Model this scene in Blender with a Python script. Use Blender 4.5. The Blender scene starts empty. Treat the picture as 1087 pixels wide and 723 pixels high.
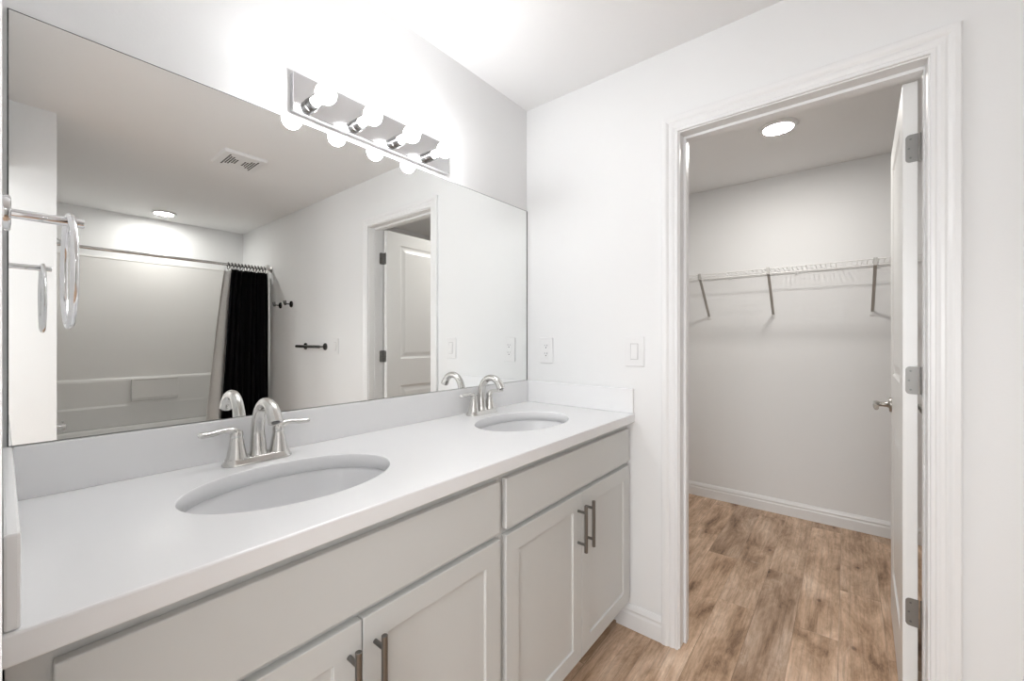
import bpy, bmesh, math, random
from mathutils import Vector, Matrix
random.seed(7)
S = bpy.context.scene
COL = S.collection
PI = math.pi
H = 2.44          # bathroom ceiling
HC = 2.427        # closet ceiling

# ---------------------------------------------------------------- camera
cam_d = bpy.data.cameras.new('camera')
cam = bpy.data.objects.new('camera', cam_d)
COL.objects.link(cam)
cam_d.sensor_fit = 'HORIZONTAL'
cam_d.sensor_width = 36.0
cam_d.lens = 438.38 / 1087 * 36.0
cam_d.shift_y = -(361.5 - 359.79) / 1087
cam_d.clip_start = 0.01
cam.location = (-1.7226, -1.2903, 1.2536)
cam.rotation_euler = (PI / 2, 0, math.radians(38.976 - 90))
S.camera = cam

# ---------------------------------------------------------------- world, lights, exposure
w = bpy.data.worlds.new('world')
S.world = w
w.use_nodes = True
w.node_tree.nodes['Background'].inputs[0].default_value = (0.9, 0.95, 1.0, 1)
w.node_tree.nodes['Background'].inputs[1].default_value = 0.3
S.view_settings.view_transform = 'Standard'
S.view_settings.look = 'None'
S.view_settings.gamma = 1.0
S.view_settings.use_curve_mapping = False
S.view_settings.exposure = 0.42
BULB_E = 42.0
CLOSET_E = 155.0
TUB_E = 105.0


def area(name, loc, rot, sx, sy, power, col=(1, 1, 1)):
    d = bpy.data.lights.new(name, 'AREA')
    d.shape = 'RECTANGLE'
    d.size = sx
    d.size_y = sy
    d.energy = power
    d.color = col
    o = bpy.data.objects.new(name, d)
    o.location = loc
    o.rotation_euler = rot
    COL.objects.link(o)
    return o


# added fill light outside a made-up, unseen window behind the photographer
area('added_window_fill', (-4.02, -1.25, 1.45), (0, -PI / 2, 0), 1.45, 1.45, 42, (0.97, 0.985, 1.0))


# second added fill light, unseen under that room's ceiling, no fixture
area('added_ceiling_fill', (-2.75, -1.2, 2.42), (0, 0, 0), 0.5, 0.5, 12, (0.985, 0.99, 1.0))


# ---------------------------------------------------------------- materials
def mat(name, col, rough=0.5, metal=0.0, spec=0.5, emit=None, estr=0.0, bump=None, coat=0.0):
    m = bpy.data.materials.new(name)
    m.use_nodes = True
    nt = m.node_tree
    b = nt.nodes['Principled BSDF']
    b.inputs['Base Color'].default_value = (*col, 1)
    b.inputs['Roughness'].default_value = rough
    b.inputs['Metallic'].default_value = metal
    b.inputs['Specular IOR Level'].default_value = spec
    b.inputs['Coat Weight'].default_value = coat
    if emit:
        b.inputs['Emission Color'].default_value = (*emit, 1)
        b.inputs['Emission Strength'].default_value = estr
    if bump:
        sc, st, dist = bump
        tc = nt.nodes.new('ShaderNodeTexCoord')
        n = nt.nodes.new('ShaderNodeTexNoise')
        n.inputs['Scale'].default_value = sc
        n.inputs['Detail'].default_value = 4
        bp_ = nt.nodes.new('ShaderNodeBump')
        bp_.inputs['Strength'].default_value = st
        bp_.inputs['Distance'].default_value = dist
        nt.links.new(tc.outputs['Object'], n.inputs['Vector'])
        nt.links.new(n.outputs['Fac'], bp_.inputs['Height'])
        nt.links.new(bp_.outputs['Normal'], b.inputs['Normal'])
    return m


M = {}
M['wall'] = mat('wall_paint', (0.865, 0.868, 0.868), 0.75, spec=0.3, bump=(140, 0.12, 0.002))
M['ceiling'] = mat('ceiling_paint', (0.90, 0.90, 0.90), 0.9, spec=0.2, bump=(90, 0.2, 0.003))
M['trim'] = mat('white_trim_paint', (0.86, 0.86, 0.86), 0.3, spec=0.5)
M['door'] = mat('white_door_paint', (0.85, 0.85, 0.84), 0.32, spec=0.5)
M['counter'] = mat('white_cultured_marble', (0.90, 0.90, 0.905), 0.22, spec=0.5)
M['sink'] = mat('white_sink_porcelain', (0.88, 0.88, 0.89), 0.12, spec=0.5, coat=0.3)
M['cabinet'] = mat('light_grey_cabinet_paint', (0.675, 0.68, 0.665), 0.4, spec=0.4, bump=(60, 0.03, 0.001))
M['cab_in'] = mat('cabinet_inside_board', (0.45, 0.43, 0.40), 0.7)
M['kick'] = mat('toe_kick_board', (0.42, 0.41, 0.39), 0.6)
M['nickel'] = mat('brushed_nickel', (0.66, 0.65, 0.63), 0.24, 1.0, bump=(300, 0.05, 0.001))
M['pull'] = mat('dark_brushed_steel', (0.22, 0.215, 0.205), 0.3, 1.0)
M['dark_metal'] = mat('dark_polished_metal', (0.16, 0.16, 0.16), 0.22, 1.0)
M['socket'] = mat('dark_polished_socket', (0.30, 0.30, 0.30), 0.25, 1.0)
M['lever'] = mat('dull_satin_lever', (0.40, 0.38, 0.35), 0.3, 1.0)
M['chrome'] = mat('polished_chrome', (0.82, 0.82, 0.83), 0.08, 1.0)
M['plate'] = mat('polished_light_bar', (0.74, 0.74, 0.75), 0.12, 1.0)
M['satin'] = mat('satin_nickel_hinge', (0.27, 0.265, 0.255), 0.5, 1.0)
M['screw'] = mat('screw_head_metal', (0.16, 0.16, 0.16), 0.4, 1.0)
M['mirror'] = mat('mirror_silver', (0.93, 0.94, 0.93), 0.0, 1.0)
M['mirror_edge'] = mat('mirror_dark_edge', (0.10, 0.10, 0.10), 0.4)
M['plastic'] = mat('white_device_plastic', (0.86, 0.86, 0.86), 0.28)
M['gap'] = mat('grey_shadow_gap', (0.62, 0.62, 0.62), 0.5)
M['slot'] = mat('dark_slot', (0.03, 0.03, 0.03), 0.6)
M['wire'] = mat('white_vinyl_wire', (0.80, 0.80, 0.79), 0.4)
M['strut'] = mat('grey_bracket_metal', (0.50, 0.49, 0.47), 0.4, 0.35)
M['acrylic'] = mat('white_tub_acrylic', (0.80, 0.79, 0.77), 0.25)
M['bulb'] = mat('lit_bulb_glass', (1, 1, 1), 0.3, emit=(0.985, 0.99, 1.0), estr=BULB_E)
M['led_closet'] = mat('lit_closet_lens', (1, 1, 1), 0.4, emit=(1.0, 0.965, 0.915), estr=CLOSET_E)
M['led_tub'] = mat('lit_tub_lens', (1, 1, 1), 0.4, emit=(1.0, 0.985, 0.955), estr=TUB_E)
M['caulk'] = mat('white_caulk', (0.8, 0.8, 0.8), 0.6)


def fabric(name, c, rough=0.9, scale=900):
    m = mat(name, c, rough, spec=0.15, bump=(scale, 0.25, 0.001))
    m.node_tree.nodes['Principled BSDF'].inputs['Specular IOR Level'].default_value = 0.06
    return m


M['black_cloth'] = fabric('black_curtain_cloth', (0.008, 0.008, 0.009))
M['white_cloth'] = fabric('white_liner_cloth', (0.82, 0.81, 0.79), 0.7)


def plank_floor():
    m = bpy.data.materials.new('wood_plank_vinyl')
    m.use_nodes = True
    nt = m.node_tree
    N, L = nt.nodes, nt.links
    b = N['Principled BSDF']
    tc = N.new('ShaderNodeTexCoord')

    def mapping(scale, loc=(0, 0, 0), src=None):
        mp = N.new('ShaderNodeMapping')
        mp.inputs['Scale'].default_value = scale
        mp.inputs['Location'].default_value = loc
        L.new(src or tc.outputs['Object'], mp.inputs['Vector'])
        return mp.outputs['Vector']

    # plank cells: long along X
    br = N.new('ShaderNodeTexBrick')
    br.offset = 0.37
    br.offset_frequency = 2
    br.inputs['Scale'].default_value = 1.0
    br.inputs['Brick Width'].default_value = 1.22
    br.inputs['Row Height'].default_value = 0.152
    br.inputs['Mortar Size'].default_value = 0.0012
    br.inputs['Mortar Smooth'].default_value = 0.3
    br.inputs['Color1'].default_value = (0, 0, 0, 1)
    br.inputs['Color2'].default_value = (1, 1, 1, 1)
    br.inputs['Mortar'].default_value = (0.5, 0.5, 0.5, 1)
    L.new(mapping((1, 1, 1), (0.31, 0.05, 0)), br.inputs['Vector'])
    rnd = N.new('ShaderNodeSeparateColor')
    L.new(br.outputs['Color'], rnd.inputs[0])

    # shift grain per plank
    sh = N.new('ShaderNodeVectorMath')
    sh.operation = 'MULTIPLY_ADD'
    L.new(br.outputs['Color'], sh.inputs[0])
    sh.inputs[1].default_value = (7.3, 3.1, 5.0)
    L.new(tc.outputs['Object'], sh.inputs[2])
    src = sh.outputs[0]

    def noise(scale_v, sc, det=6, rough=0.6, dist=0.0):
        n = N.new('ShaderNodeTexNoise')
        n.inputs['Scale'].default_value = sc
        n.inputs['Detail'].default_value = det
        n.inputs['Roughness'].default_value = rough
        n.inputs['Distortion'].default_value = dist
        L.new(mapping(scale_v, src=src), n.inputs['Vector'])
        return n.outputs['Fac']

    def ramp(fac, stops):
        r = N.new('ShaderNodeValToRGB')
        e = r.color_ramp.elements
        while len(e) > 1:
            e.remove(e[-1])
        e[0].position, e[0].color = stops[0][0], (*stops[0][1], 1)
        for p, c in stops[1:]:
            x = e.new(p)
            x.color = (*c, 1)
        L.new(fac, r.inputs['Fac'])
        return r.outputs['Color']

    def mix(kind, fac, a, bb):
        n = N.new('ShaderNodeMix')
        n.data_type = 'RGBA'
        n.blend_type = kind
        if isinstance(fac, float):
            n.inputs[0].default_value = fac
        else:
            L.new(fac, n.inputs[0])
        L.new(a, n.inputs[6])
        L.new(bb, n.inputs[7])
        return n.outputs[2]

    # broad tone patches running along each plank
    patches = noise((0.95, 3.3, 1), 3.0, 9, 0.70, 0.35)
    base = ramp(patches, [(0.33, (0.225, 0.138, 0.085)), (0.43, (0.46, 0.310, 0.204)),
                          (0.54, (0.640, 0.462, 0.332)), (0.68, (0.86, 0.69, 0.55))])
    # fine streaky grain
    grain = ramp(noise((0.55, 12.0, 1), 10.0, 9, 0.72, 0.25),
                 [(0.30, (0.55, 0.50, 0.46)), (0.5, (0.96, 0.95, 0.94)), (0.7, (1.12, 1.10, 1.08))])
    c1 = mix('MULTIPLY', 0.75, base, grain)
    # cathedral rings
    wv = N.new('ShaderNodeTexWave')
    wv.wave_type = 'BANDS'
    wv.bands_direction = 'Y'
    wv.inputs['Scale'].default_value = 7.0
    wv.inputs['Distortion'].default_value = 5.0
    wv.inputs['Detail'].default_value = 3.0
    wv.inputs['Detail Scale'].default_value = 0.55
    L.new(mapping((0.35, 1.6, 1), src=src), wv.inputs['Vector'])
    rings = ramp(wv.outputs['Fac'], [(0.0, (0.78, 0.74, 0.70)), (0.25, (1, 1, 1)), (1.0, (1.04, 1.03, 1.02))])
    c2 = mix('MULTIPLY', 0.30, c1, rings)
    # per-plank tone
    tone = ramp(rnd.outputs[0], [(0.0, (0.82, 0.81, 0.81)), (0.5, (1.0, 0.99, 0.98)), (1.0, (1.12, 1.10, 1.08))])
    c3 = mix('MULTIPLY', 0.9, c2, tone)
    # saw marks and worn blotches
    wear = ramp(noise((1.6, 2.2, 1), 5.5, 9, 0.75, 1.2),
                [(0.60, (0, 0, 0)), (0.72, (1, 1, 1))])
    wearc = N.new('ShaderNodeRGB')
    wearc.outputs[0].default_value = (0.86, 0.72, 0.60, 1)
    sep = N.new('ShaderNodeMath')
    sep.operation = 'MULTIPLY'
    sep.inputs[1].default_value = 0.38
    L.new(wear, sep.inputs[0])
    c4 = mix('MIX', sep.outputs[0], c3, wearc.outputs[0])
    # knots
    vo = N.new('ShaderNodeTexVoronoi')
    vo.voronoi_dimensions = '2D'
    vo.inputs['Scale'].default_value = 1.9
    L.new(mapping((0.9, 1.5, 1), src=src), vo.inputs['Vector'])
    knot = ramp(vo.outputs['Distance'], [(0.0, (0.16, 0.12, 0.10)), (0.018, (0.30, 0.24, 0.20)), (0.030, (0.74, 0.68, 0.64)), (0.10, (0.93, 0.91, 0.90)), (0.16, (1, 1, 1))])
    c5 = mix('MULTIPLY', 0.8, c4, knot)
    # seams
    seam = N.new('ShaderNodeRGB')
    seam.outputs[0].default_value = (0.10, 0.07, 0.05, 1)
    sm = N.new('ShaderNodeMath')
    sm.operation = 'MULTIPLY'
    sm.inputs[1].default_value = 0.25
    L.new(br.outputs['Fac'], sm.inputs[0])
    c6 = mix('MIX', sm.outputs[0], c5, seam.outputs[0])
    L.new(c6, b.inputs['Base Color'])
    b.inputs['Roughness'].default_value = 0.42
    b.inputs['Specular IOR Level'].default_value = 0.35
    bp_ = N.new('ShaderNodeBump')
    bp_.inputs['Strength'].default_value = 0.12
    bp_.inputs['Distance'].default_value = 0.002
    L.new(grain, bp_.inputs['Height'])
    L.new(bp_.outputs['Normal'], b.inputs['Normal'])
    return m


M['floor'] = plank_floor()


# ---------------------------------------------------------------- mesh helpers
def obj(name, bm, m, parent=None, smooth=False, bevel=0.0, seg=2, label=None, kind=None):
    me = bpy.data.meshes.new(name)
    bmesh.ops.recalc_face_normals(bm, faces=bm.faces)
    bm.to_mesh(me)
    bm.free()
    for x in (m if isinstance(m, (list, tuple)) else [m]):
        me.materials.append(x)
    if smooth:
        for p in me.polygons:
            p.use_smooth = True
    o = bpy.data.objects.new(name, me)
    COL.objects.link(o)
    if bevel:
        b = o.modifiers.new('bevel', 'BEVEL')
        b.width = bevel
        b.segments = seg
        b.limit_method = 'ANGLE'
        b.angle_limit = math.radians(40)
        b.harden_normals = False
    if smooth:
        try:
            me.set_sharp_from_angle(angle=math.radians(38))
        except Exception:
            pass
    if parent:
        o.parent = parent
        o.matrix_parent_inverse = Matrix.Translation(-parent.location) if parent.type == 'EMPTY' else Matrix()
        if parent.type != 'EMPTY' and parent.parent:
            pass
    if label:
        o['label'] = label
    if kind:
        o['kind'] = kind
    return o


def thing(name, loc, label, cat, group=None):
    o = bpy.data.objects.new(name, None)
    o.empty_display_size = 0.05
    o.location = loc
    COL.objects.link(o)
    o['label'] = label
    o['category'] = cat
    if group:
        o['group'] = group
    return o


def tag(o, label, cat, group=None):
    o['label'] = label
    o['category'] = cat
    if group:
        o['group'] = group
    return o


def copy_tree(o, parent=None):
    c = o.copy()
    COL.objects.link(c)
    if parent is not None:
        c.parent = parent
    for ch in list(o.children):
        copy_tree(ch, c)
    return c


def struct(name, bm, m, bevel=0.0, smooth=False):
    return obj(name, bm, m, None, bevel=bevel, smooth=smooth, kind='structure')


def box(bm, x0, x1, y0, y1, z0, z1, mi=0):
    x0, x1 = sorted((x0, x1)); y0, y1 = sorted((y0, y1)); z0, z1 = sorted((z0, z1))
    v = [bm.verts.new(p) for p in ((x0, y0, z0), (x1, y0, z0), (x1, y1, z0), (x0, y1, z0),
                                   (x0, y0, z1), (x1, y0, z1), (x1, y1, z1), (x0, y1, z1))]
    for f in ((3, 2, 1, 0), (4, 5, 6, 7), (0, 1, 5, 4), (1, 2, 6, 5), (2, 3, 7, 6), (3, 0, 4, 7)):
        bm.faces.new([v[i] for i in f]).material_index = mi
    return v


def B(*a):
    bm = bmesh.new()
    box(bm, *a)
    return bm


def frame(d):
    d = Vector(d).normalized()
    up = Vector((0, 0, 1)) if abs(d.z) < 0.95 else Vector((1, 0, 0))
    a = d.cross(up).normalized()
    return a, a.cross(d).normalized()


def loft(bm, rings, cap0=True, cap1=True, mi=0):
    vs = [[bm.verts.new(p) for p in r] for r in rings]
    n = len(vs[0])
    for a, b in zip(vs, vs[1:]):
        for i in range(n):
            bm.faces.new((a[i], a[(i + 1) % n], b[(i + 1) % n], b[i])).material_index = mi
    if cap0:
        bm.faces.new(vs[0][::-1]).material_index = mi
    if cap1:
        bm.faces.new(vs[-1]).material_index = mi


def tube(bm, pts, r, seg=16, cap=True, closed=False, flat=1.0, side=None):
    """sweep a circle (or flattened ellipse: flat scales the second axis) along pts; r number or list"""
    pts = [Vector(p) for p in pts]
    n = len(pts)
    rs = r if isinstance(r, (list, tuple)) else [r] * n
    fl = flat if isinstance(flat, (list, tuple)) else [flat] * n
    rings = []
    pa = Vector(side) if side else None
    for i, p in enumerate(pts):
        if closed:
            d = pts[(i + 1) % n] - pts[i - 1]
        else:
            d = pts[min(i + 1, n - 1)] - pts[max(i - 1, 0)]
        d.normalize()
        if pa is None:
            a, _ = frame(d)
        else:
            a = (pa - d * pa.dot(d)).normalized()
        pa = a
        b = a.cross(d)
        rings.append([p + a * rs[i] * math.cos(t) + b * rs[i] * fl[i] * math.sin(t)
                      for t in (2 * PI * k / seg for k in range(seg))])
    if closed:
        rings.append(rings[0])
        loft(bm, rings, False, False)
        bmesh.ops.remove_doubles(bm, verts=bm.verts, dist=1e-6)
    else:
        loft(bm, rings, cap, cap)


def cyl(bm, p, q, r, seg=24):
    tube(bm, [p, q], r, seg)


def lathe(bm, base, axis, prof, seg=32, cap0=True, cap1=True):
    """prof: list of (radius, distance along axis)"""
    base = Vector(base)
    d = Vector(axis).normalized()
    a, b = frame(d)
    rings = [[base + d * h + (a * math.cos(t) + b * math.sin(t)) * max(r, 1e-4)
              for t in (2 * PI * k / seg for k in range(seg))] for r, h in prof]
    loft(bm, rings, cap0, cap1)


def smoothpts(pts, n=6):
    """Catmull-Rom through pts"""
    P = [Vector(p) for p in pts]
    P = [P[0] * 2 - P[1]] + P + [P[-1] * 2 - P[-2]]
    out = []
    for i in range(1, len(P) - 2):
        for k in range(n):
            t = k / n
            out.append(0.5 * ((2 * P[i]) + (-P[i - 1] + P[i + 1]) * t + (2 * P[i - 1] - 5 * P[i] + 4 * P[i + 1] - P[i + 2]) * t * t
                              + (-P[i - 1] + 3 * P[i] - 3 * P[i + 1] + P[i + 2]) * t ** 3))
    out.append(P[-2])
    return out


def interp(vals, m):
    """resample list of scalars to m items"""
    out = []
    for i in range(m):
        t = i / (m - 1) * (len(vals) - 1)
        k = min(int(t), len(vals) - 2)
        f = t - k
        f = f * f * (3 - 2 * f)
        out.append(vals[k] * (1 - f) + vals[k + 1] * f)
    return out


def panel_slab(w, h, t, panels, rings, back=False):
    """slab from (0,0,0) to (w,t,h), front face at y=0 facing -y, with recessed panels.
    panels: (x0,x1,z0,z1); rings: (inset, depth) from the panel's edge inward; the last one closes the field"""
    bm = bmesh.new()

    def face(y, s):
        xs = sorted({0, w, *[p[0] for p in panels], *[p[1] for p in panels]})
        zs = sorted({0, h, *[p[2] for p in panels], *[p[3] for p in panels]})
        for i in range(len(xs) - 1):
            for j in range(len(zs) - 1):
                cx, cz = (xs[i] + xs[i + 1]) / 2, (zs[j] + zs[j + 1]) / 2
                if any(p[0] < cx < p[1] and p[2] < cz < p[3] for p in panels):
                    continue
                bm.faces.new([bm.verts.new((x, y, z)) for x, z in
                              ((xs[i], zs[j]), (xs[i + 1], zs[j]), (xs[i + 1], zs[j + 1]), (xs[i], zs[j + 1]))])
        for p in panels:
            prev = None
            for ins, dep in [(0, 0)] + rings:
                q = [bm.verts.new((x, y + s * dep, z)) for x, z in
                     ((p[0] + ins, p[2] + ins), (p[1] - ins, p[2] + ins), (p[1] - ins, p[3] - ins), (p[0] + ins, p[3] - ins))]
                if prev:
                    for k in range(4):
                        bm.faces.new((prev[k], prev[(k + 1) % 4], q[(k + 1) % 4], q[k]))
                prev = q
            bm.faces.new(prev)

    face(0, 1)
    if back:
        face(t, -1)
    else:
        bm.faces.new([bm.verts.new(p) for p in ((0, t, 0), (w, t, 0), (w, t, h), (0, t, h))])
    xs = sorted({0, w, *[p[0] for p in panels], *[p[1] for p in panels]})
    zs = sorted({0, h, *[p[2] for p in panels], *[p[3] for p in panels]})
    for z in (0, h):
        for i in range(len(xs) - 1):
            bm.faces.new([bm.verts.new(p) for p in ((xs[i], 0, z), (xs[i + 1], 0, z), (xs[i + 1], t, z), (xs[i], t, z))])
    for x in (0, w):
        for i in range(len(zs) - 1):
            bm.faces.new([bm.verts.new(p) for p in ((x, 0, zs[i]), (x, 0, zs[i + 1]), (x, t, zs[i + 1]), (x, t, zs[i]))])
    bmesh.ops.remove_doubles(bm, verts=bm.verts, dist=1e-5)
    return bm


def shift(bm, v, rotz=0.0):
    if rotz:
        bmesh.ops.rotate(bm, verts=bm.verts, cent=(0, 0, 0), matrix=Matrix.Rotation(rotz, 3, 'Z'))
    bmesh.ops.translate(bm, verts=bm.verts, vec=v)
    return bm


# ================================================================ THE ROOM
XW = -1.7223      # face of the left wall
YP = -1.94        # partition facing the vanity
XT = -1.54        # end of the partition / head wall of the tub
YS = -4.03        # wall behind the tub
DY0, DY1, DZ = -0.7685, -1.4780, 2.0865    # closet doorway: jamb faces and head
XC = 1.795        # closet back wall
JT = 0.016        # jamb board thickness

bm = bmesh.new()
box(bm, -3.95, 2.0, 0.2, -4.3, -0.05, 0)
struct('floor', bm, M['floor'])
bm = bmesh.new()
box(bm, -3.95, 0.12, 0.2, -4.3, H, H + 0.08)
struct('ceiling', bm, M['ceiling'])
struct('ceiling_closet', B(0.12, 2.0, 0.2, -2.6, HC, H + 0.08), M['ceiling'])

struct('wall_north', B(-3.95, 0.12, 0.004, 0.14, 0, H), M['wall'])
bm = bmesh.new()
box(bm, 0, 0.12, 0.004, DY0 + JT, 0, H)
box(bm, 0, 0.12, DY0 + JT, DY1 - JT, DZ + JT, H)
box(bm, 0, 0.12, DY1 - JT, -4.15, 0, H)
bmesh.ops.remove_doubles(bm, verts=bm.verts, dist=1e-5)
struct('wall_east', bm, M['wall'])
bm = bmesh.new()
box(bm, XW - 0.12, XW, 0.004, -0.72, 0, H)
box(bm, XW - 0.12, XW, -0.72, YP, 2.10, H)
struct('wall_west', bm, M['wall'])
bm = bmesh.new()
box(bm, -3.95, XT, YP, YP - 0.12, 0, H)
box(bm, XT - 0.12, XT, YP - 0.12, YS - 0.12, 0, H)
struct('wall_partition', bm, M['wall'])
struct('wall_south', B(XT, 0.0, YS, YS - 0.12, 0, H), M['wall'])
# closet shell
struct('wall_closet_east', B(XC, XC + 0.12, 0.19, -2.54, 0, HC), M['wall'])
struct('wall_closet_north', B(0.12, XC, 0.07, 0.19, 0, HC), M['wall'])
struct('wall_closet_south', B(0.12, XC, -2.42, -2.54, 0, HC), M['wall'])
# the room behind the photographer, with a window added for the fill light
bm = bmesh.new()
box(bm, -3.95, -3.83, 0.004, -0.55, 0, H)
box(bm, -3.95, -3.83, -0.55, YP, 0, 0.75)
box(bm, -3.95, -3.83, -0.55, YP, 2.15, H)
struct('wall_bedroom_west', bm, M['wall'])
bm = bmesh.new()
for y in (-0.55, -1.22, -1.89):
    box(bm, -3.93, -3.87, y, y - 0.05, 0.75, 2.15)
for z in (0.75, 1.43, 2.10):
    box(bm, -3.93, -3.87, -0.55, YP, z, z + 0.05)
struct('added_window_1', bm, M['trim'], bevel=0.003)

# ---- baseboards
BB = [(0.0, 0.0), (0.014, 0.0), (0.014, 0.062), (0.0105, 0.070), (0.0105, 0.076), (0.0125, 0.081), (0.009, 0.092), (0.004, 0.101), (0.0, 0.103)]


def baseboard(name, p, q, n):
    """p->q along the wall at floor level, n = direction out of the wall"""
    p, q, n = Vector((*p, 0)), Vector((*q, 0)), Vector((*n, 0))
    bm = bmesh.new()
    loft(bm, [[e + n * d + Vector((0, 0, z)) for d, z in BB] for e in (p, q)])
    return struct(name, bm, M['trim'])


baseboard('baseboard_east', (0, -0.50), (0, -0.700), (-1, 0))
baseboard('baseboard_east_far', (0, -1.550), (0, -3.26), (-1, 0))
baseboard('baseboard_closet_east', (XC, 0.07), (XC, -2.42), (-1, 0))
baseboard('baseboard_closet_north', (0.12, 0.07), (XC - 0.014, 0.07), (0, -1))
baseboard('baseboard_closet_south', (0.12, -2.42), (XC - 0.014, -2.42), (0, 1))
baseboard('baseboard_partition', (-3.8, YP), (XT, YP), (0, 1))
baseboard('baseboard_partition_end', (XT, YP), (XT, -3.26), (1, 0))
# caulk bead shoe at the floor of the jamb is part of trim

# ---- door jamb and casing (trim)
bm = bmesh.new()
box(bm, -0.001, 0.121, DY0 + JT, DY0, 0, DZ)
box(bm, -0.001, 0.121, DY1, DY1 - JT, 0, DZ)
box(bm, -0.001, 0.121, DY0 + JT, DY1 - JT, DZ, DZ + JT)
# stops
box(bm, 0.046, 0.083, DY0, DY0 - 0.011, 0, DZ)
box(bm, 0.046, 0.083, DY1 + 0.004, DY1, 0, DZ)
box(bm, 0.046, 0.083, DY0 - 0.011, DY1 + 0.004, DZ - 0.011, DZ)
struct('trim_jamb', bm, M['trim'], bevel=0.0015)
CP = [(0.0, 0.0), (0.0, 0.0085), (0.002, 0.0105), (0.010, 0.0112), (0.0125, 0.0095), (0.0150, 0.0095), (0.0215, 0.0125), (0.029, 0.0132),
      (0.033, 0.0118), (0.036, 0.0118), (0.044, 0.0170), (0.049, 0.0182), (0.060, 0.0182), (0.0635, 0.0165), (0.0645, 0.013), (0.0645, 0.0)]


def casing(name, x, nx, ya, yb, zt):
    """mitred casing round an opening; ya > yb inner edges, zt inner head; x wall face, nx direction out"""
    bm = bmesh.new()
    rings = []
    for (y, z, sy, sz) in ((ya, 0, 1, 0), (ya, zt, 1, 1), (yb, zt, -1, 1), (yb, 0, -1, 0)):
        rings.append([Vector((x + nx * d, y + sy * t, z + sz * t)) for t, d in CP])
    loft(bm, rings)
    return struct(name, bm, M['trim'])


casing('trim_casing', 0.0, -1, DY0 + 0.0045, DY1 - 0.0045, DZ + 0.0045)
casing('trim_casing_closet', 0.12, 1, DY0 + 0.0045, DY1 - 0.0045, DZ + 0.0045)

# ================================================================ CLOSET DOOR
DX0 = 0.124
DW = 0.703
DT = 0.036
DYF = -1.4330     # face of the open door turned to the doorway
door = bpy.data.objects.new('door_1', None)
door.location = (DX0, DYF - DT, 0.012)
COL.objects.link(door)
door['kind'] = 'structure'
door['label'] = 'white two-panel door standing open into the closet'
door_rings = [(0.006, 0.006), (0.016, 0.0085), (0.028, 0.0075), (0.050, 0.002)]
door_h = DZ - 0.012 - 0.004
pan = [(0.125, DW - 0.125, 0.22, 0.875), (0.125, DW - 0.125, 1.085, 1.975)]
# door built with its faces looking along -y / +y
bm = panel_slab(DW, door_h, DT, pan, door_rings, back=True)
shift(bm, (DX0, DYF - DT, 0.012))
slab = obj('door_panel', bm, M['door'], door, bevel=0.0012, seg=1)


def rounded_rect(cy, cz, hw, hh, r, corners, n=6):
    """2-D outline; corners = which of (right-top, left-top, left-bottom, right-bottom) are rounded"""
    out = []
    for i, (sx, sz, a0) in enumerate(((1, 1, 0), (-1, 1, 90), (-1, -1, 180), (1, -1, 270))):
        if corners[i]:
            for k in range(n + 1):
                a = math.radians(a0 + 90 * k / n)
                out.append((cy + sx * (hw - r) + r * math.cos(a), cz + sz * (hh - r) + r * math.sin(a)))
        else:
            out.append((cy + sx * hw, cz + sz * hh))
    return out


def hinge(z):
    bm = bmesh.new()
    # leaf on the door's hinge edge (plane x = DX0) with rounded inner corners; +y is away from the pin
    o2 = rounded_rect(DYF - 0.0225, z, 0.0155, 0.0445, 0.011, (1, 0, 0, 1))
    loft(bm, [[Vector((xx, y, zz)) for y, zz in o2] for xx in (DX0 - 0.0015, DX0 + 0.001)])
    # leaf on the jamb (plane y = DY1)
    o2 = rounded_rect(0.1055, z, 0.0155, 0.0445, 0.011, (0, 1, 1, 0))
    loft(bm, [[Vector((xx, y, zz)) for xx, zz in o2] for y in (DY1 - 0.001, DY1 + 0.0015)])
    # knuckle
    for k in range(5):
        z0 = z - 0.0445 + k * 0.0178
        cyl(bm, (0.1225, DY1 + 0.0012, z0 + 0.0004), (0.1225, DY1 + 0.0012, z0 + 0.0174), 0.0032, 14)
    h = obj('hinge', bm, M['satin'], door, bevel=0)
    bm = bmesh.new()
    for dy, dz in ((-0.0165, 0.030), (-0.0125, 0.0), (-0.0165, -0.030)):
        lathe(bm, (DX0 - 0.0013, DYF + dy - 0.0025, z + dz), (-1, 0, 0), [(0.0032, 0), (0.0030, 0.0008), (0.0012, 0.0010)], 14)
    for dx, dz in ((0.098, 0.030), (0.102, 0.0), (0.098, -0.030)):
        lathe(bm, (dx, DY1 + 0.0013, z + dz), (0, 1, 0), [(0.0032, 0), (0.0030, 0.0008), (0.0012, 0.0010)], 14)
    sc = obj('screws', bm, M['screw'], None)
    sc.parent = h
    return h


for z in (1.868, 1.120, 0.372):
    hinge(z)

# lever handles, one each side
for side in (1, -1):
    yf = DYF if side > 0 else DYF - DT
    kx, kz = DX0 + DW - 0.060, 0.960
    bm = bmesh.new()
    lathe(bm, (kx, yf, kz), (0, side, 0), [(0.0320, 0), (0.0325, 0.003), (0.0300, 0.008), (0.0140, 0.010), (0.0105, 0.016), (0.0100, 0.040), (0.0130, 0.046), (0.0130, 0.058), (0.009, 0.061)], 32)
    P = smoothpts([(kx, yf + side * 0.052, kz), (kx - 0.030, yf + side * 0.054, kz + 0.001), (kx - 0.070, yf + side * 0.056, kz), (kx - 0.110, yf + side * 0.053, kz - 0.003)])
    tube(bm, P, interp([0.0135, 0.0130, 0.0125, 0.0115], len(P)), 14, flat=0.75, side=(0, 0, 1))
    obj('door_handle', bm, M['lever'], door, smooth=True)
bm = B(DX0 + DW - 0.001, DX0 + DW + 0.0012, DYF - 0.030, DYF - 0.006, 0.935, 0.990)
obj('latch_plate', bm, M['satin'], door)

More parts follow.
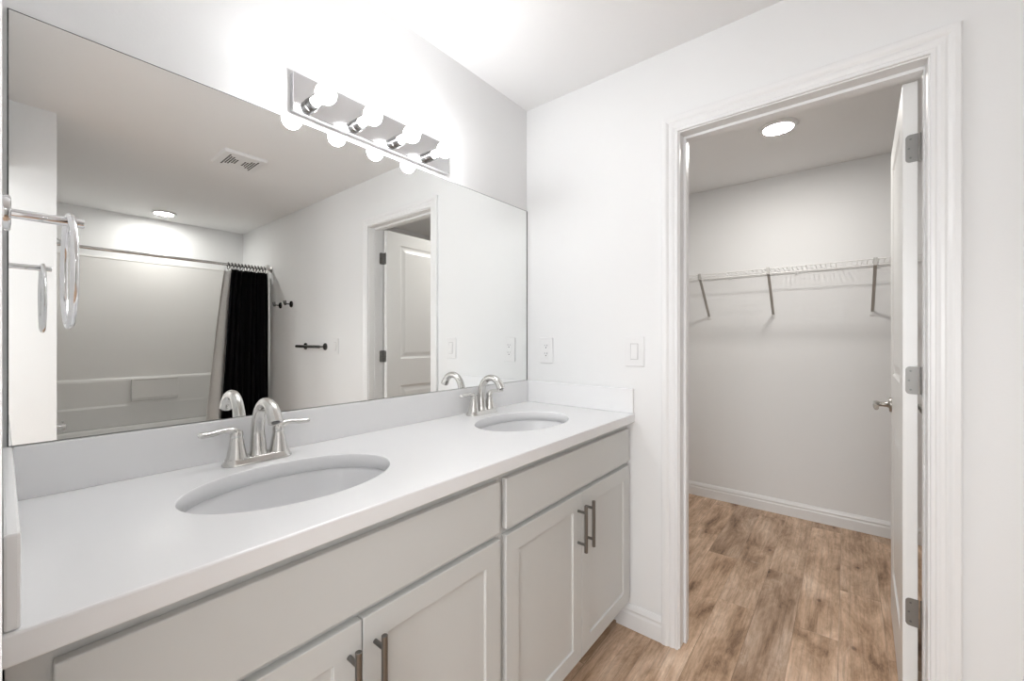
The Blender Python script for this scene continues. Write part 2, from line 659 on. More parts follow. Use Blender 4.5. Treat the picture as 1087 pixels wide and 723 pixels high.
door.rotation_euler = (0, 0, math.radians(-1.3))   # swung a touch past square

# ================================================================ VANITY CABINETS
ZC = 0.9312       # worktop
ZU = 0.8935       # its underside
YF = -0.565       # face of doors
CT = 0.019


def shaker(w, h):
    st = 0.056
    return panel_slab(w, h, CT, [(st, w - st, st, h - st)], [(0.0012, 0.0060), (0.0030, 0.0066)])


def cabinet(x0, x1, dx0, dxm, dx1, label):
    t = thing('vanity_cabinet', ((x0 + x1) / 2, -0.28, 0), label, 'cabinet')
    yb = YF + CT
    bm = bmesh.new()
    box(bm, x0, x0 + 0.016, yb + 0.0005, -0.004, 0.105, ZU - 0.001)
    box(bm, x1 - 0.016, x1, yb + 0.0005, -0.004, 0.105, ZU - 0.001)
    box(bm, x0 + 0.016, x1 - 0.016, yb + 0.019, -0.012, 0.105, 0.121)
    box(bm, x0 + 0.016, x1 - 0.016, -0.012, -0.004, 0.105, ZU - 0.001)
    obj('carcass', bm, M['cabinet'], t)
    bm = bmesh.new()
    for a, b in ((x0 + 0.0005, dx0 + 0.014), (dx1 - 0.014, x1 - 0.0005)):
        box(bm, a, b, yb, yb + 0.019, 0.106, ZU - 0.0015)
    for z0, z1 in ((0.106, 0.140), (0.700, 0.745), (0.850, ZU - 0.0015)):
        box(bm, dx0 + 0.014, dx1 - 0.014, yb, yb + 0.019, z0, z1)
    obj('face_frame', bm, M['cabinet'], t)
    bm = bmesh.new()
    box(bm, x0, x1, -0.478, -0.462, 0.001, 0.1045)
    obj('toe_kick', bm, M['kick'], t)
    bm = bmesh.new()
    box(bm, dx0, dx1, YF, YF + CT - 0.0005, 0.7295, 0.8690)
    obj('drawer_front', bm, M['cabinet'], t, bevel=0.0025, seg=2)
    for a, b, hx in ((dx0, dxm - 0.0015, dxm - 0.0275), (dxm + 0.0015, dx1, dxm + 0.0275)):
        bm = shift(shaker(b - a, 0.7125 - 0.1265), (a, YF, 0.1265))
        d = obj('door', bm, M['cabinet'], t, bevel=0.0016, seg=2)
        bm = bmesh.new()
        yh = YF - 0.032
        tube(bm, [(hx, yh, 0.519), (hx, yh, 0.5198), (hx, yh, 0.6802), (hx, yh, 0.681)], [0.0053, 0.0062, 0.0062, 0.0053], 20)
        for z in (0.545, 0.655):
            cyl(bm, (hx, YF, z), (hx, yh, z), 0.0048, 14)
        hd = obj('handle', bm, M['pull'], None, smooth=True, label='dark steel bar handle')
        hd.parent = d
        hd.matrix_parent_inverse = Matrix()
        # door's own matrix is identity in world once parented, so the handle shares its frame
    return t


cabinet(-1.7205, -0.8640, -1.684, -1.2845, -0.8765, 'light grey vanity cabinet under the nearer sink, left of the pair')
cabinet(-0.8635, -0.0015, -0.8500, -0.4335, -0.0240, 'light grey vanity cabinet under the far sink, next to the closet doorway')

# ================================================================ WORKTOP
SINKS = [(-1.2890, -0.300), (-0.4215, -0.296)]
SA, SB = 0.2230, 0.1570
YE = -0.5805      # front edge
XL, XR = -1.7220, -0.0005
top = thing('countertop', ((XL + XR) / 2, -0.29, ZU), 'long white double-sink vanity top with low white splashes around it', 'countertop')


def worktop():
    bm = bmesh.new()
    N = 72
    yb = -0.0045
    yf = YE + 0.0035
    xs = [XL]
    for cx, cy in SINKS:
        xs += [cx - 0.26, cx + 0.26]
    xs.append(XR)
    for (za, flip) in ((ZC, False), (ZU, True)):
        for i in range(0, len(xs) - 1, 2):
            bm.faces.new([bm.verts.new(p) for p in ((xs[i], yf, za), (xs[i + 1], yf, za), (xs[i + 1], yb, za), (xs[i], yb, za))])
        for cx, cy in SINKS:
            angs = [2 * PI * k / N for k in range(N)]
            for px in (cx - 0.26, cx + 0.26):
                for py in (yf, yb):
                    angs.append(math.atan2(py - cy, px - cx) % (2 * PI))
            angs = sorted(set(angs))
            ins, outs, low = [], [], []
            for a in angs:
                c_, s_ = math.cos(a), math.sin(a)
                k = 1 / math.sqrt((c_ / SA) ** 2 + (s_ / SB) ** 2)
                ins.append((cx + c_ * k, cy + s_ * k))
                tx = 0.26 / abs(c_) if abs(c_) > 1e-9 else 1e9
                ty = ((yb - cy) / s_ if s_ > 0 else (yf - cy) / s_) if abs(s_) > 1e-9 else 1e9
                tt = min(tx, ty)
                outs.append((cx + c_ * tt, cy + s_ * tt))
            n = len(angs)
            e = 0.003 if not flip else 0.0
            vi = [bm.verts.new((cx + (x - cx) * (1 + e / SA), cy + (y - cy) * (1 + e / SB), za)) for x, y in ins]
            vo = [bm.verts.new((x, y, za)) for x, y in outs]
            for k in range(n):
                bm.faces.new((vi[k], vi[(k + 1) % n], vo[(k + 1) % n], vo[k]))
            if not flip:
                v1 = [bm.verts.new((cx + (x - cx) * (1 + 0.0009 / SA), cy + (y - cy) * (1 + 0.0009 / SB), za - 0.0009)) for x, y in ins]
                v2 = [bm.verts.new((x, y, za - 0.003)) for x, y in ins]
                v3 = [bm.verts.new((x, y, ZU)) for x, y in ins]
                for A_, B_ in ((vi, v1), (v1, v2), (v2, v3)):
                    for k in range(n):
                        f = bm.faces.new((A_[k], B_[k], B_[(k + 1) % n], A_[(k + 1) % n]))
                        f.smooth = True
    # rim
    prof = [(yf, ZC), (YE + 0.001, ZC - 0.001), (YE, ZC - 0.0035), (YE, ZU + 0.003), (YE + 0.001, ZU + 0.001), (yf, ZU)]
    for (y0, z0), (y1, z1) in zip(prof, prof[1:]):
        bm.faces.new([bm.verts.new(p) for p in ((XL, y0, z0), (XR, y0, z0), (XR, y1, z1), (XL, y1, z1))])
    for x in (XL, XR):
        bm.faces.new([bm.verts.new((x, y, z)) for y, z in prof + [(yb, ZU), (yb, ZC)]])
    bm.faces.new([bm.verts.new(p) for p in ((XL, yb, ZU), (XR, yb, ZU), (XR, yb, ZC), (XL, yb, ZC))])
    bmesh.ops.remove_doubles(bm, verts=bm.verts, dist=2e-5)
    return bm


obj('slab', worktop(), M['counter'], top)
obj('backsplash', B(-1.7085, -0.0130, 0.0030, -0.0120, ZC, 1.0388), M['counter'], top, bevel=0.0015)
obj('side_splash', B(-1.7220, -1.7088, 0.0030, YE + 0.004, ZC, 1.0388), M['counter'], top, bevel=0.003)
obj('side_splash', B(-0.0127, -0.0005, 0.0030, YE + 0.004, ZC, 1.0388), M['counter'], top, bevel=0.003)

SL = ['white oval undermount sink below the nearer faucet at the left of the vanity',
      'white oval undermount sink below the far faucet by the end wall']
for (cx, cy), lab in zip(SINKS, SL):
    t = thing('bathroom_sink', (cx, cy, ZU - 0.16), lab, 'sink', None)
    bm = bmesh.new()
    prof = [(1.16, 0.0), (1.035, 0.0), (1.025, -0.002), (1.01, -0.012), (0.975, -0.045), (0.90, -0.085), (0.76, -0.117), (0.55, -0.134), (0.32, -0.1415), (0.13, -0.144)]
    out = [(0.13, -0.152), (0.34, -0.150), (0.58, -0.143), (0.80, -0.125), (0.94, -0.090), (1.02, -0.045), (1.06, -0.010), (1.16, -0.008)]
    rings = []
    N = 64
    for k, z in prof + out + [prof[0]]:
        # blend towards a circle at the drain
        f = min(1, max(0, (k - 0.13) / 0.6))
        ra = SA * k * f + (0.13 * 0.19) * (1 - f)
        rb = SB * k * f + (0.13 * 0.19) * (1 - f)
        rings.append([Vector((cx + ra * math.cos(a), cy + rb * math.sin(a), ZU - 0.0006 + z)) for a in (2 * PI * j / N for j in range(N))])
    loft(bm, rings, False, False)
    bmesh.ops.remove_doubles(bm, verts=bm.verts, dist=1e-5)
    obj('basin', bm, M['sink'], t, smooth=True)
    bm = bmesh.new()
    lathe(bm, (cx, cy, ZU - 0.152), (0, 0, 1), [(0.014, -0.05), (0.020, 0.0), (0.0305, 0.0085), (0.0310, 0.0095), (0.0290, 0.0108), (0.0225, 0.0085), (0.0205, 0.0080), (0.0200, 0.0110), (0.012, 0.0135), (0.001, 0.0140)], 32)
    obj('drain', bm, M['chrome'], t, smooth=True, label='chrome drain')


# ================================================================ FAUCETS
def stadium(cx, cy, hl, r, z, n=12):
    pts = []
    for k in range(n + 1):
        a = -PI / 2 + PI * k / n
        pts.append(Vector((cx + hl + r * math.cos(a), cy + r * math.sin(a), z)))
    for k in range(n + 1):
        a = PI / 2 + PI * k / n
        pts.append(Vector((cx - hl + r * math.cos(a), cy + r * math.sin(a), z)))
    return pts


def faucet(fx, fy, label):
    t = thing('faucet', (fx, fy, ZC), label, 'faucet')
    z0 = ZC + 0.0005
    bm = bmesh.new()
    loft(bm, [stadium(fx, fy, 0.052, r, z0 + h) for r, h in ((0.0310, 0), (0.0310, 0.002), (0.0285, 0.006), (0.0255, 0.012), (0.0235, 0.0155), (0.0220, 0.0165))])
    obj('base_plate', bm, M['nickel'], t, smooth=True)
    for s in (-1, 1):
        hx = fx + s * 0.0505
        bm = bmesh.new()
        lathe(bm, (hx, fy, z0 + 0.014), (0, 0, 1), [(0.0240, 0), (0.0232, 0.004), (0.0212, 0.014), (0.0185, 0.028), (0.0158, 0.044), (0.0145, 0.052), (0.0140, 0.0535), (0.0140, 0.0550), (0.0146, 0.0562), (0.0146, 0.066), (0.0130, 0.0705), (0.008, 0.0725), (0.001, 0.073)], 32)
        # lever sweeping outwards
        zt = z0 + 0.014 + 0.067
        P = smoothpts([(hx - s * 0.004, fy, zt - 0.004), (hx + s * 0.010, fy, zt + 0.006), (hx + s * 0.030, fy, zt + 0.009), (hx + s * 0.055, fy - 0.002, zt + 0.006), (hx + s * 0.076, fy - 0.004, zt + 0.006), (hx + s * 0.084, fy - 0.004, zt + 0.009)], 6)
        tube(bm, P, interp([0.0130, 0.0125, 0.0095, 0.0105, 0.0100, 0.0040], len(P)), 18, flat=interp([0.80, 0.78, 0.72, 0.72, 0.70, 0.55], len(P)), side=(0, 1, 0))
        obj('handle', bm, M['nickel'], t, smooth=True)
    bm = bmesh.new()
    P = smoothpts([(fx, fy, z0 + 0.010), (fx, fy + 0.001, z0 + 0.035), (fx, fy + 0.003, z0 + 0.080), (fx, fy - 0.006, z0 + 0.122), (fx, fy - 0.030, z0 + 0.150),
                   (fx, fy - 0.064, z0 + 0.156), (fx, fy - 0.094, z0 + 0.141), (fx, fy - 0.112, z0 + 0.113)], 8)
    tube(bm, P, interp([0.0225, 0.0190, 0.0165, 0.0150, 0.0140, 0.0140, 0.0155, 0.0170], len(P)), 28, side=(1, 0, 0))
    obj('spout', bm, M['nickel'], t, smooth=True)
    bm = bmesh.new()
    d = (P[-1] - P[-3]).normalized()
    lathe(bm, P[-1] - d * 0.0005, d, [(0.0095, 0), (0.0095, 0.0015), (0.007, 0.0017), (0.001, 0.0005)], 24)
    obj('aerator', bm, M['screw'], t, smooth=True, label='dark aerator')
    bm = bmesh.new()
    lathe(bm, (fx, fy + 0.0235, z0 + 0.010), (0, 0, 1), [(0.0028, 0), (0.0025, 0.004), (0.0025, 0.060), (0.0050, 0.064), (0.0055, 0.068), (0.0035, 0.072), (0.001, 0.073)], 16)
    obj('lift_rod', bm, M['nickel'], t, smooth=True)
    return t


faucet(-1.2920, -0.0720, 'brushed nickel two-handle faucet behind the nearer sink')
faucet(-0.4150, -0.0640, 'brushed nickel two-handle faucet behind the far sink')

# ================================================================ MIRROR
mx0, mx1, mz0, mz1 = -1.7137, -0.0095, 1.0410, 1.9071
t = thing('vanity_mirror', ((mx0 + mx1) / 2, 0, mz0), 'large frameless wall mirror above the double vanity', 'mirror')
dz = 0.008
bm = bmesh.new()


def slabquad(bm, e, y0, y1):
    q = [(mx0 - e, mz0 - e * 0.5), (mx1 + e * 3.9, mz0 - e * 0.5), (mx1 + e * 3.9, mz1 + dz + e), (mx0 - e, mz1 + e)]
    loft(bm, [[Vector((x, y, z)) for x, z in q] for y in (y0, y1)])


slabquad(bm, 0.0022, 0.0035, -0.0003)
obj('backing', bm, M['mirror_edge'], t, label='dark edge of the mirror')
bm = bmesh.new()
slabquad(bm, 0.0, -0.0003, -0.0010)
obj('mirror_glass', bm, M['mirror'], t)

# ================================================================ VANITY LIGHT
LX0, LX1, LZ0, LZ1 = -1.1795, -0.5620, 1.9330, 2.0470
t = thing('vanity_light', ((LX0 + LX1) / 2, 0.004, LZ0), 'polished metal light bar with four lit globe bulbs above the mirror', 'wall light')
bm = B(LX0, LX1, 0.0035, -0.0200, LZ0, LZ1)
obj('back_plate', bm, M['plate'], t, bevel=0.002)
for k in range(4):
    x = -1.1290 + 0.1527 * k
    z = 1.9665
    bm = bmesh.new()
    lathe(bm, (x, -0.0200, z), (0, -1, 0), [(0.0200, 0), (0.0200, 0.001), (0.0185, 0.0015), (0.0185, 0.018), (0.0175, 0.0185), (0.0175, 0.0205), (0.0190, 0.0212), (0.0190, 0.034), (0.0165, 0.0345), (0.016, 0.028)], 32)
    so = obj('socket', bm, M['socket'], t, smooth=True)
    bm = bmesh.new()
    bc = 0.094
    R = 0.0290
    pr = [(0.0125, 0.028), (0.0130, 0.062)]
    for j in range(3, 17):
        a = PI * j / 17
        pr.append((R * math.sin(a), bc - R * math.cos(a)))
    pr = [p for p in pr if p[1] > 0.0680 or p[0] < 0.0131]
    pr.append((0.0005, bc + R))
    lathe(bm, (x, -0.0200, z), (0, -1, 0), pr, 32)
    bl = obj('bulb', bm, M['bulb'], None, smooth=True, label='lit white globe bulb')
    bl.parent = so


# ================================================================ OUTLET AND SWITCHES on the end wall
def cover(yc, zc, w, h, t):
    bm = B(0.0, -0.0055, yc - w / 2, yc + w / 2, zc - h / 2, zc + h / 2)
    return obj('cover_plate', bm, M['plastic'], t, bevel=0.003, seg=3)


def screw(yc, zc, t):
    bm = bmesh.new()
    lathe(bm, (-0.0054, yc, zc), (-1, 0, 0), [(0.0032, 0), (0.0028, 0.0009), (0.0005, 0.0011)], 14)
    obj('screw', bm, M['plastic'], t)


t = thing('wall_outlet', (0, -0.121, 1.133), 'white duplex outlet on the end wall above the side splash', 'outlet')
cover(-0.121, 1.1960, 0.080, 0.128, t)
bm = B(-0.0054, -0.0075, -0.121 - 0.0185, -0.121 + 0.0185, 1.196 - 0.0375, 1.196 + 0.0375)
rc = obj('receptacle', bm, M['plastic'], t, bevel=0.001)
bm = bmesh.new()
for zc in (1.196 + 0.020, 1.196 - 0.020):
    box(bm, -0.0074, -0.0079, -0.121 - 0.0080, -0.121 - 0.0060, zc + 0.0015, zc + 0.0095)
    box(bm, -0.0074, -0.0079, -0.121 + 0.0060, -0.121 + 0.0080, zc + 0.0025, zc + 0.0085)
    lathe(bm, (-0.0074, -0.121, zc - 0.006), (-1, 0, 0), [(0.0028, 0), (0.0028, 0.0005)], 12)
sl = obj('slots', bm, M['slot'], None, label='dark outlet slots')
sl.parent = rc
sl['kind'] = 'stuff'
for z in (1.196 + 0.049, 1.196 - 0.049):
    screw(-0.121, z, t)


def rocker(name, yc, zc, w, h, label):
    t = thing(name, (0, yc, zc - h / 2), label, 'switch')
    cover(yc, zc, w, h, t)
    bm = bmesh.new()
    hw, hh = 0.0175, 0.0350
    # rim coloured grey as the shaded gap, then the tilted paddle
    box(bm, -0.0052, -0.0060, yc - hw, yc + hw, zc - hh, zc + hh)
    obj('rocker_shade_gap', bm, M['gap'], t)
    bm = bmesh.new()
    q = [(-0.0058, zc - hh + 0.003), (-0.0105, zc - hh + 0.003), (-0.0068, zc + hh - 0.003), (-0.0058, zc + hh - 0.003)]
    loft(bm, [[Vector((x, y, z)) for x, z in q] for y in (yc - hw + 0.003, yc + hw - 0.003)])
    obj('rocker', bm, M['plastic'], t, bevel=0.0008)
    for z in (zc + h * 0.385, zc - h * 0.385):
        screw(yc, z, t)
    return t


rocker('light_switch', -0.5795, 1.1990, 0.086, 0.128, 'white rocker switch on the end wall between outlet and closet doorway')
rocker('light_switch', -1.9590, 1.1930, 0.086, 0.128, 'white rocker switch beside the towel bar, seen in the mirror')

# ================================================================ CEILING FIXTURES


def led_disc(x, y, z, m, label, r=0.083):
    t = thing('ceiling_light', (x, y, z - 0.02), label, 'ceiling light')
    bm = bmesh.new()
    lathe(bm, (x, y, z), (0, 0, -1), [(r, 0), (r, 0.004), (r * 0.93, 0.012), (r * 0.80, 0.0145), (r * 0.77, 0.0140), (r * 0.765, 0.008)], 48)
    obj('trim_ring', bm, M['trim'], t, smooth=True)
    bm = bmesh.new()
    lathe(bm, (x, y, z - 0.0085), (0, 0, -1), [(r * 0.763, 0), (r * 0.763, 0.003), (r * 0.60, 0.0050), (r * 0.3, 0.0058), (0.0005, 0.006)], 48)
    obj('lens', bm, m, t, smooth=True, label='lit white lens')
    return t


led_disc(0.978, -0.998, HC, M['led_closet'], 'round lit disc light on the closet ceiling', 0.094)
led_disc(-0.761, -3.700, H, M['led_tub'], 'round lit disc light on the ceiling over the tub, seen in the mirror', 0.094)

t = thing('ceiling_vent', (-0.728, -1.840, H - 0.02), 'white rectangular exhaust vent on the bathroom ceiling, seen in the mirror', 'vent')
vx, vy, vw, vh = -0.728, -1.840, 0.248, 0.275
bm = bmesh.new()
zz = H
o_, i_ = (vw / 2, vh / 2), (vw / 2 - 0.028, vh / 2 - 0.030)
rings = []
for hx, hy, z in ((o_[0], o_[1], zz), (o_[0], o_[1], zz - 0.004), (o_[0] - 0.006, o_[1] - 0.006, zz - 0.017), (i_[0], i_[1], zz - 0.018)):
    rings.append([Vector((vx + a * hx, vy + b * hy, z)) for a, b in ((-1, -1), (1, -1), (1, 1), (-1, 1))])
loft(bm, rings, False, True)
obj('grille_cover', bm, M['plastic'], t)
bm = bmesh.new()
# two triangular fields of slots, split by a plain diagonal band
for k in range(12):
    for j in range(7):
        u = -0.0795 + k * 0.01445
        v = -0.086 + j * 0.0287
        a, b = u / 0.082, v / 0.095
        if abs(b) > abs(a) * 0.95 + 0.12 or abs(a) < 0.14:
            continue
        box(bm, vx + u - 0.0043, vx + u + 0.0043, vy + v - 0.0120, vy + v + 0.0120, zz - 0.0184, zz - 0.0176)
obj('slots', bm, M['slot'], t, label='dark grille slots')['kind'] = 'stuff'

# ================================================================ TOWEL RING on the left wall
ty, tz = -0.340, 1.4375
t = thing('towel_ring', (XW, ty, tz), 'chrome towel ring on the wall at the left edge of the vanity', 'towel ring')
bm = bmesh.new()
lathe(bm, (XW, ty, tz), (1, 0, 0), [(0.0260, 0), (0.0262, 0.005), (0.0250, 0.0075), (0.0225, 0.0085), (0.001, 0.0086)], 36)
obj('rosette', bm, M['chrome'], t, smooth=True)
bm = bmesh.new()
lathe(bm, (XW + 0.008, ty, tz), (1, 0, 0), [(0.0070, 0), (0.0070, 0.0735), (0.0062, 0.0750), (0.001, 0.0752)], 24)
obj('post', bm, M['chrome'], t, smooth=True)
bm = bmesh.new()
rr = 0.086
pts = [(XW + 0.0665, ty + rr * math.sin(a) * 0.95, tz + 0.0080 - rr + rr * math.cos(a)) for a in (2 * PI * k / 56 for k in range(56))]
tube(bm, pts, 0.0049, 14, closed=True)
obj('ring', bm, M['chrome'], t, smooth=True)

# ================================================================ HOOKS AND BAR on the end wall (seen in the mirror)
for y, lab in ((-3.020, 'chrome robe hook on the end wall, the one close to the black curtain'),
               (-2.780, 'chrome robe hook on the end wall, the one farther from the black curtain')):
    z = 1.581
    t = thing('robe_hook', (0, y, z), lab, 'hook')
    bm = bmesh.new()
    lathe(bm, (0, y, z), (-1, 0, 0), [(0.0300, 0), (0.0302, 0.006), (0.0280, 0.010), (0.001, 0.0105)], 32)
    obj('rosette', bm, M['dark_metal'], t, smooth=True)
    bm = bmesh.new()
    cyl(bm, (-0.009, y, z), (-0.055, y, z), 0.0062, 18)
    obj('post', bm, M['dark_metal'], t, smooth=True)
    bm = bmesh.new()
    for s in (-1, 1):
        P = smoothpts([(-0.052, y, z - 0.004), (-0.058, y + s * 0.012, z - 0.006), (-0.062, y + s * 0.018, z + 0.010), (-0.064, y + s * 0.019, z + 0.030)], 5)
        tube(bm, P, 0.0065, 12)
    obj('prongs', bm, M['dark_metal'], t, smooth=True)

t = thing('towel_bar', (0, -2.31, 1.188), 'short metal towel bar on the end wall beside the switch, seen in the mirror', 'towel bar')
for y in (-2.488, -2.131):
    bm = bmesh.new()
    lathe(bm, (0, y, 1.188), (-1, 0, 0), [(0.0300, 0), (0.0302, 0.006), (0.0280, 0.010), (0.001, 0.0105)], 32)
    ro = obj('rosette', bm, M['dark_metal'], t, smooth=True)
    bm = bmesh.new()
    cyl(bm, (-0.009, y, 1.188), (-0.072, y, 1.188), 0.0070, 18)
    po = obj('post', bm, M['dark_metal'], t, smooth=True)
bm = bmesh.new()
cyl(bm, (-0.066, -2.530, 1.188), (-0.066, -2.112, 1.188), 0.0125, 20)
obj('bar', bm, M['dark_metal'], t, smooth=True)

# ================================================================ TUB, SURROUND, SHOWER
YT = -3.27
bm = bmesh.new()


def rr_ring(hx0, hx1, y0, y1, r, z, n=8):
    out = []
    for cx, cy, a0 in ((hx1 - r, y1 - r, 0), (hx0 + r, y1 - r, 90), (hx0 + r, y0 + r, 180), (hx1 - r, y0 + r, 270)):
        for k in range(n + 1):
            a = math.radians(a0 + 90 * k / n)
            out.append(Vector((cx + r * math.cos(a), cy + r * math.sin(a), z)))
    return out


tx0, tx1, ty0, ty1 = XT + 0.003, -0.003, YS + 0.013, YT
rings = [rr_ring(tx0, tx1, ty0, ty1, 0.004, 0.001), rr_ring(tx0, tx1, ty0, ty1, 0.004, 0.425), rr_ring(tx0 + .006, tx1 - .006, ty0 + .006, ty1 - .006, 0.006, 0.437),
         rr_ring(tx0 + .075, tx1 - .075, ty0 + .065, ty1 - .075, 0.12, 0.437), rr_ring(tx0 + .085, tx1 - .085, ty0 + .075, ty1 - .085, 0.12, 0.425),
         rr_ring(tx0 + .12, tx1 - .20, ty0 + .10, ty1 - .11, 0.12, 0.12), rr_ring(tx0 + .17, tx1 - .28, ty0 + .15, ty1 - .16, 0.09, 0.075)]
loft(bm, rings, True, True)
tub = tag(obj('bathtub', bm, M['acrylic'], None, smooth=True), 'white alcove bathtub behind the shower curtain', 'bathtub')

t = thing('tub_surround', (-0.77, YS, 0.44), 'glossy white tub surround with a soap shelf around the bath alcove', 'shower wall')
bm = bmesh.new()
# back panel profile (distance from wall, height): bulge below the ledge, step, recessed upper field
pf = [(0.0, 0.4385), (0.036, 0.4385), (0.036, 0.620), (0.031, 0.640), (0.031, 0.862), (0.027, 0.878), (0.020, 0.884), (0.010, 0.886), (0.008, 0.895), (0.008, 1.990), (0.0115, 1.998), (0.0115, 2.006), (0.008, 2.010), (0.0, 2.010)]
loft(bm, [[Vector((x, YS + d + 0.0005, z)) for d, z in pf] for x in (XT + 0.001, -0.001)])
obj('back_panel', bm, M['acrylic'], t, bevel=0.003)
for x, s in ((XT + 0.0005, 1), (-0.0005, -1)):
    bm = bmesh.new()
    pf2 = [(0.0, 0.4385), (0.022, 0.4385), (0.022, 0.862), (0.018, 0.878), (0.008, 0.886), (0.006, 0.895), (0.006, 1.985), (0.014, 1.995), (0.012, 2.012), (0.0, 2.012)]
    loft(bm, [[Vector((x + s * d, y, z)) for d, z in pf2] for y in (YS + 0.037, YT - 0.045)])
    obj('side_panel', bm, M['acrylic'], t, bevel=0.003)
bm = bmesh.new()
q = [(0.031, 0.655), (0.058, 0.664), (0.072, 0.690), (0.072, 0.858), (0.078, 0.864), (0.078, 0.874), (0.072, 0.877), (0.068, 0.868), (0.038, 0.866), (0.012, 0.890)]
loft(bm, [[Vector((x, YS + d, z)) for d, z in q] for x in (-0.948, -0.600)])
obj('soap_shelf', bm, M['acrylic'], t, bevel=0.002)

bm = bmesh.new()
lathe(bm, (XT + 0.024, -3.650, 0.545), (1, 0, 0), [(0.032, 0), (0.032, 0.003), (0.024, 0.006), (0.022, 0.06), (0.0215, 0.10), (0.019, 0.122), (0.010, 0.128), (0.001, 0.129)], 28)
lathe(bm, (XT + 0.135, -3.650, 0.545), (0, 0, -1), [(0.016, 0), (0.016, 0.030), (0.011, 0.031), (0.010, 0.026)], 20)
lathe(bm, (XT + 0.128, -3.650, 0.560), (0, 0, 1), [(0.004, 0), (0.004, 0.014), (0.0075, 0.016), (0.0075, 0.024), (0.001, 0.026)], 14)
tag(obj('tub_spout', bm, M['chrome'], None, smooth=True), 'chrome tub spout at the left end of the bath alcove', 'spout')
t = thing('shower_fixture', (XT, -3.650, 2.05), 'chrome shower head high on the left wall of the bath alcove', 'shower head')
bm = bmesh.new()
lathe(bm, (XT, -3.650, 2.090), (1, 0, 0), [(0.030, 0), (0.028, 0.006), (0.012, 0.010), (0.001, 0.0105)], 24)
P = smoothpts([(XT + 0.005, -3.65, 2.09), (XT + 0.05, -3.65, 2.088), (XT + 0.085, -3.65, 2.066)], 6)
tube(bm, P, 0.0085, 14)
obj('arm', bm, M['chrome'], t, smooth=True)
bm = bmesh.new()
lathe(bm, (XT + 0.083, -3.65, 2.068), (0.6, 0, -0.8), [(0.010, 0), (0.013, 0.012), (0.016, 0.022), (0.030, 0.045), (0.034, 0.058), (0.030, 0.061), (0.001, 0.058)], 28)
obj('spray_face', bm, M['chrome'], t, smooth=True)

# rod
zr = 1.957
t = thing('curtain_rod', (-0.77, YT + 0.02, zr), 'straight metal shower rod across the bath alcove', 'curtain rod')
bm = bmesh.new()
cyl(bm, (XT, YT + 0.02, zr), (-0.0, YT + 0.02, zr), 0.0125, 24)
obj('rod', bm, M['nickel'], t, smooth=True)
for x, s in ((XT, 1), (0.0, -1)):
    bm = bmesh.new()
    lathe(bm, (x, YT + 0.02, zr), (s, 0, 0), [(0.034, 0), (0.033, 0.006), (0.020, 0.014), (0.0165, 0.026), (0.0130, 0.026)], 28)
    obj('end_flange', bm, M['nickel'], t, smooth=True)


# curtain: wavy cloth, thicker than paper
def curtain(name, m, y0, xa_t, xb_t, xa_b, xb_b, zt, zb, nf, amp, ph, thick=0.0022, sag=0.004):
    bm = bmesh.new()
    NX, NZ = nf * 14, 40
    grid = []
    rs = random.Random(int(ph * 100))
    fa = [rs.uniform(0.7, 1.3) for _ in range(nf + 2)]
    for j in range(NZ + 1):
        v = j / NZ
        z = zt + (zb - zt) * v
        xa = xa_t + (xa_b - xa_t) * v ** 0.8
        xb = xb_t + (xb_b - xb_t) * v ** 0.8
        row = []
        for i in range(NX + 1):
            u = i / NX
            k = u * nf
            a = fa[int(k)] * (1 - k % 1) + fa[int(k) + 1] * (k % 1)
            x = xa + (xb - xa) * u + 0.006 * math.sin(k * 4.4 + v * 2 + ph)
            y = y0 + amp * a * (0.75 + 0.5 * v) * math.sin(2 * PI * k + ph + 0.5 * math.sin(v * 3 + k)) + 0.006 * math.sin(v * 5 + k)
            zz_ = z - (sag * abs(math.sin(PI * k)) if j == 0 else 0)
            row.append(bm.verts.new((x, y, zz_)))
        grid.append(row)
    for j in range(NZ):
        for i in range(NX):
            bm.faces.new((grid[j][i], grid[j][i + 1], grid[j + 1][i + 1], grid[j + 1][i]))
    o = obj(name, bm, m, None, smooth=True)
    s = o.modifiers.new('thickness', 'SOLIDIFY')
    s.thickness = thick
    return o


o = curtain('shower_curtain', M['black_cloth'], YT + 0.050, -0.360, -0.052, -0.470, -0.030, zr - 0.047, 0.10, 8, 0.026, 0.4)
tag(o, 'black shower curtain gathered at the right end of the rod', 'shower curtain')
o = curtain('shower_liner', M['white_cloth'], YT - 0.030, -0.400, -0.012, -0.540, -0.012, zr - 0.047, 0.46, 6, 0.014, 1.9, 0.0015)
tag(o, 'white shower liner hanging behind the black curtain', 'shower curtain')


def curtain_ring(x):
    bm = bmesh.new()
    pts = [(x + 0.002 * math.sin(a), YT + 0.02 + 0.024 * math.sin(a), zr - 0.014 + 0.033 * math.cos(a)) for a in (2 * PI * k / 28 for k in range(28))]
    tube(bm, pts, 0.0032, 8, closed=True)
    for s in (-1, 1):
        lathe(bm, (x, YT + 0.020 + s * 0.024, zr - 0.010), (0, 0, 1), [(0.001, -0.007), (0.006, -0.004), (0.007, 0), (0.006, 0.004), (0.001, 0.007)], 12)
    return bm


ring0 = None
for k in range(12):
    x = -0.375 + k * 0.0282
    if ring0 is None:
        ring0 = obj('curtain_ring', curtain_ring(0.0), M['dark_metal'], None, smooth=True)
        rg = ring0
    else:
        rg = ring0.copy()
        COL.objects.link(rg)
    rg.location = (x, 0, 0)
    rg.rotation_euler = (0, 0, 0)
    tag(rg, 'small dark metal hook ring holding the black curtain on the rod', 'curtain ring', 'rings of the black shower curtain')

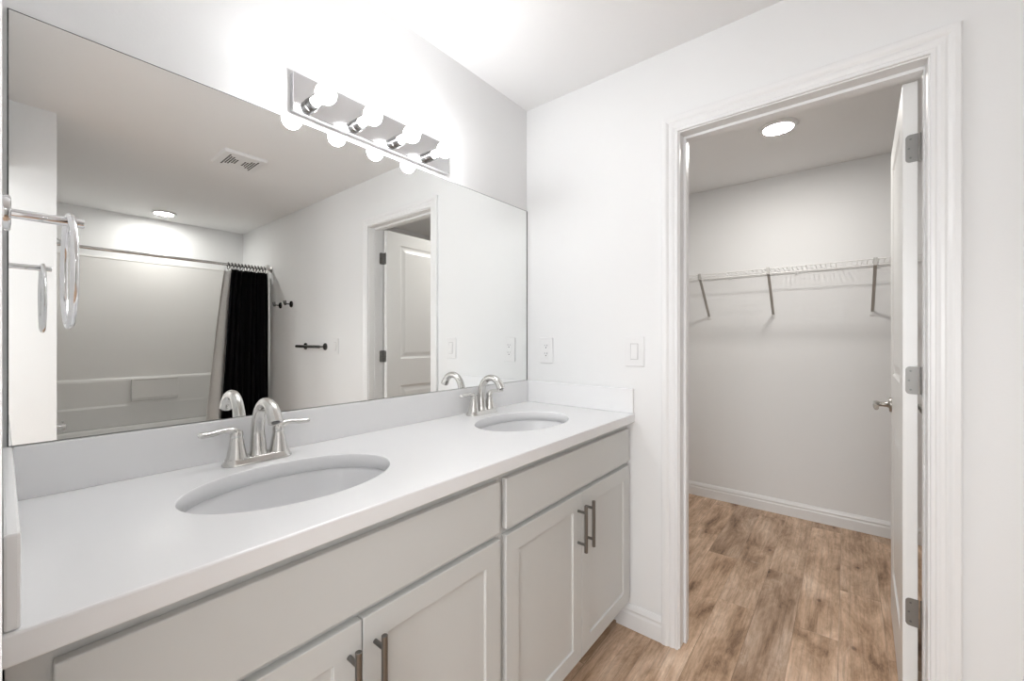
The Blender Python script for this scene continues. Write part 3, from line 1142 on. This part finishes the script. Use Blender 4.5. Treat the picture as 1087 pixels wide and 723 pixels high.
# ================================================================ WIRE SHELF in the closet
sy0, sy1 = 0.060, -2.410
zs_ = 1.722
xf = 1.492
t = thing('wire_shelf', (XC - 0.15, -1.2, zs_), 'white wire shelf on slanted brackets along the closet back wall', 'shelf')
bm = bmesh.new()
n = int((sy0 - sy1) / 0.0254)
for k in range(n + 1):
    y = sy0 - 0.004 - k * 0.0254
    tube(bm, [(XC - 0.006, y, zs_ + 0.004), (xf + 0.002, y, zs_ + 0.004), (xf - 0.001, y, zs_ + 0.002), (xf - 0.001, y, zs_ - 0.034)], 0.0018, 6)
obj('deck_wires', bm, M['wire'], t, label='row of thin white deck wires')['kind'] = 'stuff'
for nm, x, z, r in (('back_rod', XC - 0.008, zs_, 0.0027), ('middle_rod', 1.674, zs_, 0.0026), ('front_rod', xf, zs_, 0.0032), ('lip_rod', xf - 0.001, zs_ - 0.034, 0.0036)):
    bm = bmesh.new()
    cyl(bm, (x, sy0, z), (x, sy1, z), r, 10)
    obj(nm, bm, M['wire'], t, smooth=True)
for y, yw in ((-0.455, -0.450), (-0.885, -0.881), (-1.424, -1.422), (-1.980, -1.980)):
    bm = bmesh.new()
    # channel strut from lip to wall foot
    a, b = Vector((xf - 0.004, y, zs_ - 0.010)), Vector((XC - 0.006, yw, 1.432))
    d = (b - a).normalized()
    n_ = Vector((0, 1, 0))
    m_ = d.cross(n_).normalized()
    hw, hd = 0.0085, 0.0045
    loft(bm, [[p + n_ * hw + m_ * hd, p - n_ * hw + m_ * hd, p - n_ * hw - m_ * hd, p + n_ * hw - m_ * hd] for p in (a, b)])
    box(bm, xf - 0.009, xf + 0.004, y - 0.009, y + 0.009, zs_ - 0.038, zs_ + 0.007)
    br = obj('bracket', bm, M['strut'], t, bevel=0.0012, label='grey slanted support bracket')
    bm = bmesh.new()
    box(bm, XC - 0.006, XC - 0.0005, yw - 0.013, yw + 0.013, 1.405, 1.432)
    lathe(bm, (XC - 0.006, yw, 1.417), (-1, 0, 0), [(0.005, 0), (0.004, 0.002), (0.001, 0.0025)], 12)
    f = obj('wall_foot', bm, M['wire'], None, bevel=0.001)
    f.parent = br
for y in (-0.18, -0.60, -1.02, -1.44, -1.86, -2.28):
    bm = bmesh.new()
    box(bm, XC - 0.013, XC - 0.0005, y - 0.008, y + 0.008, zs_ - 0.012, zs_ + 0.010)
    obj('wall_clip', bm, M['wire'], t, bevel=0.002)
